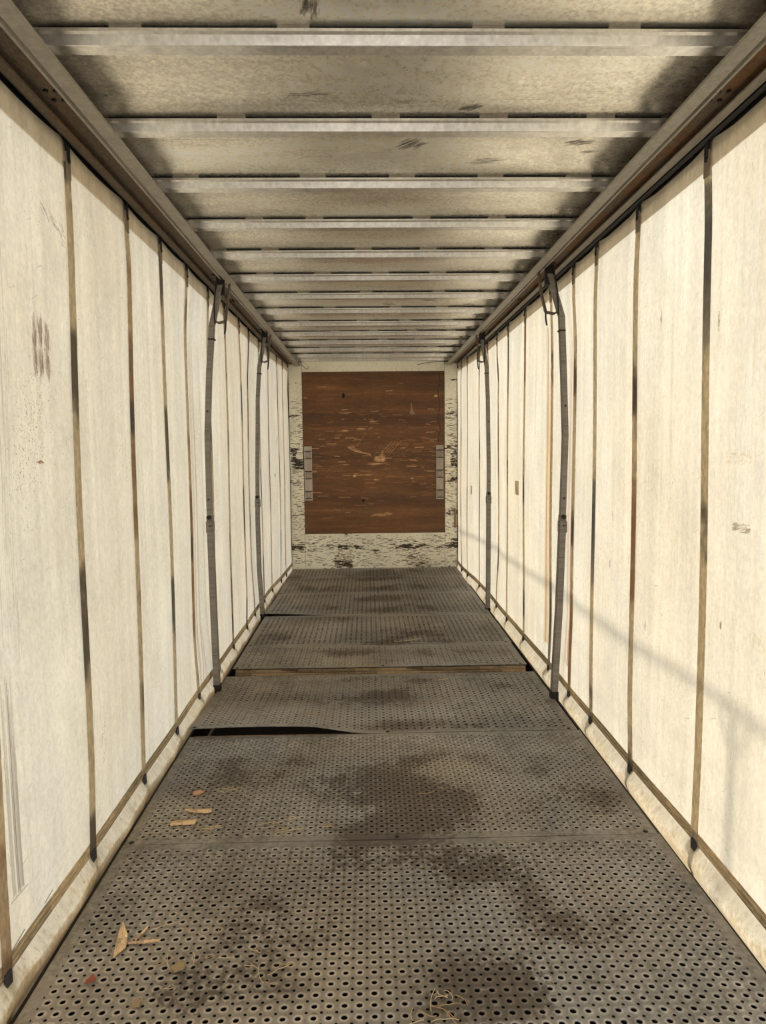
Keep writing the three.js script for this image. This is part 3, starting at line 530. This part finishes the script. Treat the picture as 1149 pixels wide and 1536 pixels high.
function perforated(x0, x1, z0, z1, y0, lod, warp, fz, margin = 0.045) {
  const P = [], U = [], C = [], I = [];
  const put = (x, y, z, c) => { P.push(x, y0 + y + warp(x, z), z); U.push((x + 1.25) / 2.5, (z - fz[0]) / (fz[1] - fz[0])); C.push(c, c, c * 0.99); return P.length / 3 - 1; };
  const pitch = 0.0477, nx = Math.round((x1 - x0 - 2 * margin) / pitch), nz = Math.max(1, Math.round((z1 - z0 - 2 * margin * 0.85) / pitch));
  const px = pitch, mz = margin * 0.85, gx0 = x0 + margin, px2 = (x1 - x0 - 2 * margin) / nx / 2, pz2 = (z1 - z0 - 2 * mz) / nz / 2, rs = 0.0056;
  const quad = lod === 2 ? [[1, 0], [1, 0.45], [1, 'c'], ['a', 'a'], ['c', 1], [0.45, 1]] : lod === 1 ? [[1, 0], [1, 'c'], ['c', 1]] : [[1, 'c'], ['c', 1]];
  const bound = [];
  for (let q = 0; q < 4; q++) for (const [a, b] of quad) {
    const v = (t, h) => (t === 'c' ? h - rs : t === 'a' ? h - rs * 0.707 : t * h); let x, z;
    if (q % 2 === 0) { x = v(a, px2); z = v(b, pz2); } else { x = v(b, px2); z = v(a, pz2); if (lod !== 2) { /* mirrored quadrant keeps its order */ } }
    // turn by quadrant
    const e = [[v(a, px2), v(b, pz2)], [-v(b, px2), v(a, pz2)], [-v(a, px2), -v(b, pz2)], [v(b, px2), -v(a, pz2)]][q]; bound.push(e);
  }
  const rings = lod === 2 ? [[0.0094, -0.0015, PLAIN], [0.0101, 0.0024, 0.85], [0.0116, 0.0032, 1.0], [0.0138, 0.0026, 0.88], [0.019, 0, PLAIN]] : lod === 1 ? [[0.0118, -0.001, PLAIN], [0.0122, 0.0018, 0.85], [0.0142, 0.0016, 0.78], [0.019, 0, PLAIN]] : [[0.0130, 0.0012, 0.72], [0.0172, 0, PLAIN]];
  const n = bound.length, ang = bound.map(([x, z]) => Math.atan2(z, x));
  for (let j = 0; j < nz; j++) for (let i = 0; i < nx; i++) {
    const cx = gx0 + px2 * (2 * i + 1), cz = z0 + mz + pz2 * (2 * j + 1), s = P.length / 3, q = 0.93 + 0.14 * rnd(), jx = rr(-0.0006, 0.0006), jz = rr(-0.0006, 0.0006), wear = rr(0.8, 1.06);
    for (const [r, y, c] of rings) for (let k = 0; k < n; k++) put(cx + jx + Math.cos(ang[k]) * r * (r < 0.015 ? q : 1), y, cz + jz + Math.sin(ang[k]) * r * (r < 0.015 ? q : 1), c > PLAIN ? PLAIN + (c - PLAIN) * wear : c);
    for (let k = 0; k < n; k++) put(cx + bound[k][0], 0, cz + bound[k][1], PLAIN);
    const R = rings.length;
    for (let a = 0; a < R; a++) for (let k = 0; k < n; k++) {
      const k2 = (k + 1) % n, A = s + a * n + k, B = s + a * n + k2, D = s + (a + 1) * n + k, E = s + (a + 1) * n + k2;
      I.push(A, B, D, B, E, D);
    }
  }
  // plain border
  const strip = (ax0, ax1, az0, az1, sx, sz) => { const s = P.length / 3; for (let b = 0; b <= sz; b++) for (let a = 0; a <= sx; a++) put(lerp(ax0, ax1, a / sx), 0, lerp(az0, az1, b / sz), PLAIN * 1.02);
    for (let b = 0; b < sz; b++) for (let a = 0; a < sx; a++) { const A = s + b * (sx + 1) + a, D = A + sx + 1; I.push(A, D, A + 1, A + 1, D, D + 1); } };
  strip(x0, x1, z0, z0 + mz, 48, 1); strip(x0, x1, z1 - mz, z1, 48, 1); strip(x0, x0 + margin, z0 + mz, z1 - mz, 1, 24); strip(x1 - margin, x1, z0 + mz, z1 - mz, 1, 24);
  // edges, 5 mm deep
  const skirt = (path) => { const s = P.length / 3; path.forEach(([x, z]) => { put(x, 0, z, PLAIN * 1.2); put(x, -0.005, z, PLAIN); }); for (let k = 0; k + 1 < path.length; k++) { const A = s + 2 * k; I.push(A, A + 1, A + 2, A + 2, A + 1, A + 3); } };
  const line = (xa, za, xb, zb, m) => Array.from({ length: m + 1 }, (_, k) => [lerp(xa, xb, k / m), lerp(za, zb, k / m)]);
  skirt(line(x0, z1, x1, z1, 48)); skirt(line(x1, z1, x1, z0, 24)); skirt(line(x0, z0, x0, z1, 24));
  const g = new THREE.BufferGeometry();
  g.setAttribute('position', new THREE.Float32BufferAttribute(P, 3)); g.setAttribute('uv', new THREE.Float32BufferAttribute(U, 2)); g.setAttribute('color', new THREE.Float32BufferAttribute(C, 3)); g.setIndex(I); g.computeVertexNormals(); return g;
}
const flat = (k) => (x, z) => 0.0016 * Math.sin(x * 2.7 + k) * Math.sin(z * 3.1 + k * 2);
{
  const f = struct('floor');
  const wood = painted(1024, 256, 0, 2.4, 0, 0.3, (x, y, c) => { const g = N(1, x * 0.14, y * 5), h = N(2, x * 0.3, y * 9), q = N(3, x, y * 2); const k = 1 + 0.16 * g + 0.12 * h + 0.06 * q; c[0] = 134 * k; c[1] = 114 * k; c[2] = 88 * k; },
    (ctx) => { for (let i = 0; i < 60; i++) stroke(ctx, rnd() * 2.4, rnd() * 0.3, rr(0.05, 0.4), rr(-0.004, 0.004), rr(0.004, 0.016), rnd() < 0.4 ? [202, 172, 124] : [50, 34, 22], rr(0.2, 0.7)); }, { wrap: THREE.RepeatWrapping });
  const timber = std({ map: wood, roughness: 0.85 });
  obj('deck_board', box(-1.22, 1.22, -0.2, -0.13, ZF, ZR), std({ color: 0x1a140f, roughness: 0.95 }), f);
  for (const s of [-1, 1]) obj('side_rail', s < 0 ? box(-1.236, -1.224, -0.2, -0.012, ZF, ZR) : box(1.224, 1.236, -0.2, -0.012, ZF, ZR), darkSteel, f);
  // bearers under the sheet joints
  for (const z of [-0.64, -1.86, -3.083, -4.30, -4.9, -5.40]) obj('floor_bearer', uvMetres(box(-1.2, 1.2, -0.13, -0.010, z - 0.03, z + 0.03)), timber, f);
  obj('floor_bearer', uvMetres(rbox(-1.165, 1.155, -0.13, 0.0, -5.62, -5.535, 0.004)), timber, f).userData.label = 'worn timber packing under the raised sheets';
  obj('floor_bearer', uvMetres(rbox(-1.165, 1.155, 0.001, 0.027, -5.62, -5.545, 0.003)), timber, f).userData.label = 'worn timber packing under the raised sheets';
  obj('joint_strut', rbox(-1.13, -1.115, -0.045, -0.03, -4.62, -4.2, 0.003), plateMetal, f);
  // bent corner of the third sheet, its left front lifted off the bearer
  const bent = (x, z) => { const t = (z + 5.48) / 1.17, a = sstep(-0.05, -0.52, x) * (0.92 + 0.16 * Math.sin((x + 1.2) * 3.6)); return 0.056 * a * Math.pow(clamp(t), 2.1); };
  const bent2 = (x, z) => { const t = (z + 8.46) / 1.12; return 0.028 * sstep(-0.35, -1.15, x) * Math.pow(clamp(t), 2.0); };
  const Z = -0.0;
  const S = [[-1.22, 1.22, -1.86, -0.646, 0, 0, flat(0), FA], [-1.216, 1.22, -3.080, -1.866, 0, 2, flat(1), FA], [-1.216, 1.215, -4.292, -3.086, 0, 2, flat(2), FA],
    [-1.222, 1.205, -5.475, -4.302, 0, 1, (x, z) => bent(x, z) + flat(3)(x, z), FB],
    [-1.185, 1.165, -6.19, -5.545, 0.04, 1, flat(4), FB], [-1.185, 1.175, -7.335, -6.196, 0.04, 0, flat(5), FB], [-1.19, 1.18, -8.49, -7.345, 0.04, 0, (x, z) => bent2(x, z) + flat(6)(x, z), FB], [-1.19, 1.18, -9.60, -8.497, 0.04, 0, flat(7), FB], [-1.195, 1.19, -10.30, -9.607, 0.04, 0, flat(8), FB]];
  S.forEach(([x0, x1, z0, z1, y, lod, w, fz], i) => {
    const o = obj('perforated_sheet', perforated(x0, x1, z0, z1, y, lod, w, fz), fz === FA ? steelA : steelB, f);
    if (i === 3) o.userData.label = 'perforated sheet with its left front edge bent up'; if (i === 6) o.userData.label = 'perforated sheet with its left front corner slightly lifted';
    if (i > 0) for (const bx of [x0 + 0.03, (x0 + x1) / 2 + 0.02, x1 - 0.05]) { const g = new THREE.SphereGeometry(0.012, 10, 5, 0, 6.2832, 0, Math.PI / 2); g.scale(1, 0.35, 1); g.translate(bx, y + w(bx, z1 - 0.02), z1 - 0.018); obj('bolt', g, darkSteel, o); }
  });
  obj('deck_plate', box(-1.22, 1.22, -0.13, 0, -0.64, ZR), darkSteel, f);
  for (const z of [-6.19, -7.34, -8.49, -9.6]) obj('floor_bearer', uvMetres(box(-1.15, 1.15, -0.13, 0.03, z - 0.04, z + 0.04)), timber, f);
}

// ------------------------------------------------------------------ support posts
const POSTTEX = painted(256, 1024, 0, 0.5, 0, 2, (x, y, c) => {
  const f = N(3, x, y), m = N(0, x * 0.6, y * 0.3), k = 1 + 0.05 * f + 0.05 * m, r = sstep(1.0, 1.7, N(2, x * 0.9, y * 0.6));
  c[0] = lerp(128 * k, 74, r); c[1] = lerp(123 * k, 58, r); c[2] = lerp(116 * k, 46, r);
}, (ctx) => { for (let i = 0; i < 120; i++) stroke(ctx, rnd() * 0.5, rnd() * 2, rr(0.003, 0.03), rr(-0.003, 0.003), rr(0.001, 0.004), [52, 44, 38], rr(0.2, 0.7)); }, { wrap: THREE.RepeatWrapping });
const postMat = std({ map: POSTTEX, bumpMap: grain, bumpScale: 0.001, roughness: 0.6, metalness: 0.3 });
const armMat = std({ color: 0x6a5d50, roughness: 0.6, metalness: 0.3 });
function post(s, z, path, label) {
  const t = thing('support_post', label, 'post', [s * 1.22, 0, z], 'bent support posts along the curtains');
  const L = path.map(([x, y]) => [x - s * 1.22, y, 0]);
  const yAt = (y) => { for (let i = 0; i + 1 < path.length; i++) if (path[i][1] >= y && path[i + 1][1] <= y) { const q = (path[i][1] - y) / (path[i][1] - path[i + 1][1]); return lerp(L[i][0], L[i + 1][0], q); } return L[L.length - 1][0]; };
  const up = L.filter((p) => p[1] > 1.3), low = [[yAt(1.3), 1.3, 0], ...L.filter((p) => p[1] < 1.3)];
  up.push([yAt(1.24), 1.24, 0]);
  const boxy = (pts, w, d) => band(pts, [0, 0, 1], [1, 0, 0], w, d, 0, 0.12, 0.5);
  obj('upper_tube', boxy(up, 0.05, 0.036), postMat, t);
  obj('lower_tube', boxy(low, 0.056, 0.042), postMat, t);
  for (const [y, r] of [[1.29, 0.016], [1.42, 0.006], [2.05, 0.006]]) { const g = cyl(r, r, 0.05, 12); g.rotateX(Math.PI / 2); g.translate(yAt(y), y, 0.01); obj('hinge_pin', g, darkSteel, t); }
  obj('collar', rbox(yAt(2.62) - 0.022, yAt(2.62) + 0.022, 2.55, 2.56, -0.028, 0.028, 0.002), darkSteel, t);
  obj('collar', rbox(yAt(1.29) - 0.026, yAt(1.29) + 0.026, 1.18, 1.26, -0.031, 0.031, 0.004), postMat, t);
  obj('post_foot', rbox(L[L.length - 1][0] - 0.026, L[L.length - 1][0] + 0.026, -0.01, 0.05, -0.035, 0.035, 0.004), darkSteel, t);
  // head in the rail channel, and the latch arm that makes a V with the post
  obj('head_bracket', [rbox(L[0][0] - 0.03, L[0][0] + 0.03, 2.86, 3.012, -0.012, 0.012, 0.004), rbox(L[0][0] - 0.05, L[0][0] + 0.03, 2.985, 3.014, -0.06, 0.06, 0.004)], darkSteel, t);
  const a0 = [L[0][0] - s * 0.045, 2.985, -0.12], a1 = [L[0][0] - s * 0.02, 2.83, -0.13], a2 = [yAt(2.72) - s * 0.062, 2.70, -0.10], a3 = [yAt(2.68) - s * 0.035, 2.675, -0.03];
  obj('latch_arm', [band([a0, a1, a2], [0, 0, 1], [1, 0, 0], 0.03, 0.014), band([a2, a3, [yAt(2.7), 2.69, 0]], [0, 0, 1], [0, 1, 0], 0.03, 0.014)], armMat, t);
  const pin = tube([[a2[0], a2[1], a2[2]], [a2[0] + s * 0.005, a2[1] - 0.05, a2[2] - 0.01], [a2[0] + s * 0.01, a2[1] - 0.09, a2[2]]], 0.006, 8, 6); obj('latch_pin', pin, darkSteel, t);
  const st = tube([[L[0][0] + s * 0.02, 2.97, 0.03], [yAt(2.8) + s * 0.01, 2.8, 0.032], [yAt(2.68) - s * 0.02, 2.66, 0.03]], 0.005, 10, 6); obj('pull_rod', st, darkSteel, t);
  return t;
}
post(-1, -5.15, [[-1.115, 2.93], [-1.183, 2.654], [-1.213, 2.319], [-1.238, 1.894], [-1.241, 1.415], [-1.237, 0.928], [-1.233, 0.432], [-1.226, -0.01]], 'grey bent steel post against the left curtain, the nearer of its two');
post(-1, -7.42, [[-1.128, 2.92], [-1.194, 2.62], [-1.217, 2.29], [-1.238, 1.61], [-1.249, 1.06], [-1.246, 0.5], [-1.222, 0.03]], 'grey bent steel post against the left curtain, the farther of its two');
post(1, -4.88, [[1.145, 2.93], [1.232, 2.65], [1.25, 2.26], [1.266, 1.85], [1.252, 1.19], [1.238, 0.67], [1.212, 0.12], [1.208, -0.01]], 'grey bent steel post against the right curtain, the nearer of its two');
post(1, -7.55, [[1.122, 2.90], [1.172, 2.62], [1.186, 2.28], [1.197, 1.58], [1.196, 0.87], [1.194, 0.3], [1.19, 0.03]], 'rust-brown bent steel post against the right curtain, the farther of its two');
{ // the next post on the left: only its head block shows in the corner of the frame
  const t = thing('post_head', 'brown block of a post head in the left rail at the upper left corner', 'bracket', [-1.16, 2.96, -1.98]);
  obj('head_block', rbox(-0.04, 0.04, -0.06, 0.05, -0.04, 0.04, 0.01), rustyWeb, t);
  obj('head_hook', tube([[-0.01, -0.06, 0.02], [-0.05, -0.1, 0.03], [-0.08, -0.16, 0.02]], 0.008, 10, 6), darkSteel, t);
}

// ------------------------------------------------------------------ litter on the floor
const chipWood = painted(256, 256, 0, 1, 0, 1, (x, y, c) => { const g = N(1, x * 0.3, y * 2), h = N(3, x * 0.3, y), k = 1 + 0.1 * g + 0.06 * h; c[0] = 210 * k; c[1] = 178 * k; c[2] = 140 * k; }, (ctx) => { for (let i = 0; i < 20; i++) stroke(ctx, rnd(), rnd(), rr(0.1, 0.6), 0, 0.012, [128, 86, 52], rr(0.2, 0.6)); }, { wrap: THREE.RepeatWrapping });
const chipMat = std({ map: chipWood, roughness: 0.85 }), barkMat = std({ color: 0xa38c6c, roughness: 0.9 }), redMat = std({ color: 0xa4573c, roughness: 0.85 }), strawMat = std({ color: 0xb99a68, roughness: 0.8 }), paleStraw = std({ color: 0xd2bd92, roughness: 0.8 });
function chip(name, label, x, z, pts, h, turn, mat, tilt = 0.03) {
  const s = new THREE.Shape(pts.map(([a, b]) => new THREE.Vector2(a, b)));
  const g = new THREE.ExtrudeGeometry(s, { depth: h, bevelEnabled: true, bevelThickness: h * 0.25, bevelSize: 0.0012, bevelSegments: 1 }); g.rotateX(-Math.PI / 2);
  const p = g.attributes.position, uv = g.attributes.uv; for (let i = 0; i < p.count; i++) { p.setY(i, p.getY(i) + 0.12 * p.getX(i) ** 2 * 3 + rr(-0.0004, 0.0004)); uv.setXY(i, p.getX(i) * 9, p.getZ(i) * 9); } g.computeVertexNormals();
  const o = obj(name, g, mat); o.position.set(x, 0.0055, z); o.rotation.set(tilt, turn, tilt * 0.5); o.userData = { label, category: name === 'bark_flake' ? 'bark' : 'wood chip' };
}
chip('wood_chip', 'large pointed tan wood chip standing out at the lower left of the floor', -1.015, -2.45, [[-0.092, 0.006], [-0.05, -0.026], [-0.025, -0.031], [0.02, -0.024], [0.05, -0.012], [0.092, 0.0], [0.03, 0.007], [-0.04, 0.007]], 0.004, 1.75, chipMat);
chip('wood_splinter', 'long thin splinter lying beside the large pointed wood chip', -0.92, -2.432, [[-0.055, -0.002], [0.0, -0.007], [0.05, -0.003], [0.056, 0.002], [0.0, 0.006], [-0.05, 0.003]], 0.004, 0.08, chipMat);
chip('wood_splinter', 'short upright splinter just behind the thin one near the large chip', -0.945, -2.475, [[-0.04, -0.003], [0.035, -0.004], [0.045, 0.001], [-0.03, 0.004]], 0.003, 1.25, chipMat);
chip('wood_chip', 'straight rectangular strip of tan wood near the first sheet joint', -0.99, -3.255, [[-0.057, -0.017], [0.055, -0.019], [0.06, 0.013], [-0.056, 0.015]], 0.005, 0.06, chipMat);
chip('wood_chip', 'curved tapering tan wood chip behind the rectangular strip', -0.945, -3.36, [[-0.072, 0.012], [-0.04, -0.006], [0.03, -0.014], [0.066, -0.010], [0.062, 0.014], [0.01, 0.014]], 0.005, -0.05, chipMat);
chip('wood_chip', 'small pale ragged wood chip farthest back on the left', -0.99, -3.55, [[-0.028, -0.008], [-0.004, -0.022], [0.03, -0.004], [0.014, 0.016], [-0.018, 0.018]], 0.005, 0.5, std({ color: 0xcf9d7c, roughness: 0.85 }));
chip('bark_flake', 'rounded grey-brown flake in the lower left among the holes', -0.763, -2.30, [[-0.02, -0.014], [0.012, -0.017], [0.024, 0.0], [0.01, 0.018], [-0.022, 0.012]], 0.006, 0.6, barkMat);
chip('bark_flake', 'small reddish flake by the left edge at the bottom', -1.045, -2.255, [[-0.016, -0.012], [0.018, -0.008], [0.008, 0.016]], 0.005, 0.3, redMat, 0.1);
chip('bark_flake', 'small brown leaf-like flake at the very bottom left', -0.856, -2.145, [[-0.012, -0.016], [0.01, -0.015], [0.014, 0.006], [0, 0.02], [-0.012, 0.008]], 0.003, 0.2, barkMat);
function straw(x, z, ang, len, bend, label, group, mat = strawMat, r = 0.0014) {
  const c = Math.cos(ang), s = Math.sin(ang), pts = [];
  for (let k = 0; k <= 4; k++) { const t = k / 4 - 0.5, b = bend * (1 - 4 * t * t); pts.push([c * len * t - s * b, 0.0075 + 0.004 * Math.abs(Math.sin(k * 1.7 + ang * 3)), s * len * t + c * b]); }
  const o = obj('straw', tube(pts, r, 8, 5), mat); o.position.set(x, 0, z); o.userData = { label, category: 'straw', group };
}
const GR = 'loose straws on the floor';
for (const [x, z, n, R, label] of [[-0.512, -3.213, 11, 0.09, 'dry straw in the tangled clump left of centre by the first joint'], [-0.83, -3.2, 5, 0.06, 'dry straw beside the rectangular wood strip'], [-0.29, -3.19, 3, 0.03, 'dry straw in the small bent tuft near the floor centre'], [-0.83, -3.58, 4, 0.05, 'dry straw curled behind the tapering chip'], [0.10, -2.09, 12, 0.1, 'dry straw in the clump at the bottom centre'], [-0.76, -2.42, 6, 0.16, 'dry straw scattered right of the large pointed chip'], [-0.62, -2.25, 7, 0.2, 'dry straw scattered at the bottom left'], [-0.3, -2.2, 5, 0.2, 'dry straw scattered left of the bottom clump']])
  for (let i = 0; i < n; i++) straw(x + rr(-R, R), z + rr(-R, R) * 0.6, rr(-0.6, 0.6) + (rnd() < 0.25 ? 1.3 : 0), rr(0.03, 0.1), rr(-0.012, 0.012), label, label.replace('dry straw', 'dry straws'), rnd() < 0.5 ? strawMat : paleStraw);
straw(0.984, -3.245, 0.5, 0.05, 0.012, 'small pale straw by itself near the right edge past the first joint', GR, paleStraw);
straw(-0.735, -3.52, 1.4, 0.06, 0.008, 'single bent straw standing right of the curled ones', GR, paleStraw);
straw(0.467, -5.302, -0.3, 0.08, 0.02, 'pale curled straw by the timber step', GR, paleStraw, 0.002);
straw(0.19, -3.5, -0.3, 0.09, 0.01, 'single straw in the middle of the second sheet', GR);

for (const [x, z, a, l] of [[0.25, -6.28, -0.35, 0.26]]) { straw(x, z, a, l, 0.02, 'long pale stalk on the raised sheets', GR, paleStraw, 0.003); scene.children[scene.children.length - 1].position.y = 0.042; }

// ------------------------------------------------------------------ mesh fence outside on the sunny side: only its shadow is seen, on the right curtain
{
  const t = thing('mesh_fence', 'steel mesh fence whose shadow falls on the lower right curtain', 'fence', [4.3, 0, 0]);
  const steel = std({ color: 0x70716e, roughness: 0.6, metalness: 0.4 });
  const up = 3.02 * 0.34, dz = 0.3, rail = (z) => 0.76 + up + (z + 2.5) * 0.018;
  obj('top_rail', tube([[0, rail(-11), -11], [0, rail(-4), -4], [0, rail(2), 2]], 0.034, 40, 10), steel, t);
  for (const [z, h] of [[-2.59 + dz, 0], [-11, 0], [2, 0]]) { const y1 = rail(z), g = cyl(0.035, 0.035, y1 + 1.2, 12); g.translate(0, (y1 - 1.2) / 2, z); const p = obj('fence_post', g, steel, t);
    if (z > -5 && z < 0) for (const s of [-1, 1]) obj('brace', tube([[0, y1 - 0.02, z + s * 0.13], [0, y1 - 0.13, z + s * 0.055], [0, y1 - 0.24, z]], 0.015, 8, 8), steel, p); }
  const wg = cyl(0.0035, 0.0035, 2.9, 5), wh = cyl(0.0035, 0.0035, 13, 5); wh.rotateX(Math.PI / 2);
  for (let z = -10.8; z < 2; z += 0.2) { const w = obj('wire', wg, steel, t); w.position.set(0, 0.28, z); }
  for (let y = -1.1; y < 1.7; y += 0.2) { const w = obj('wire', wh, steel, t); w.position.set(0, y, -4.5); }
}

renderer.render(scene, camera);
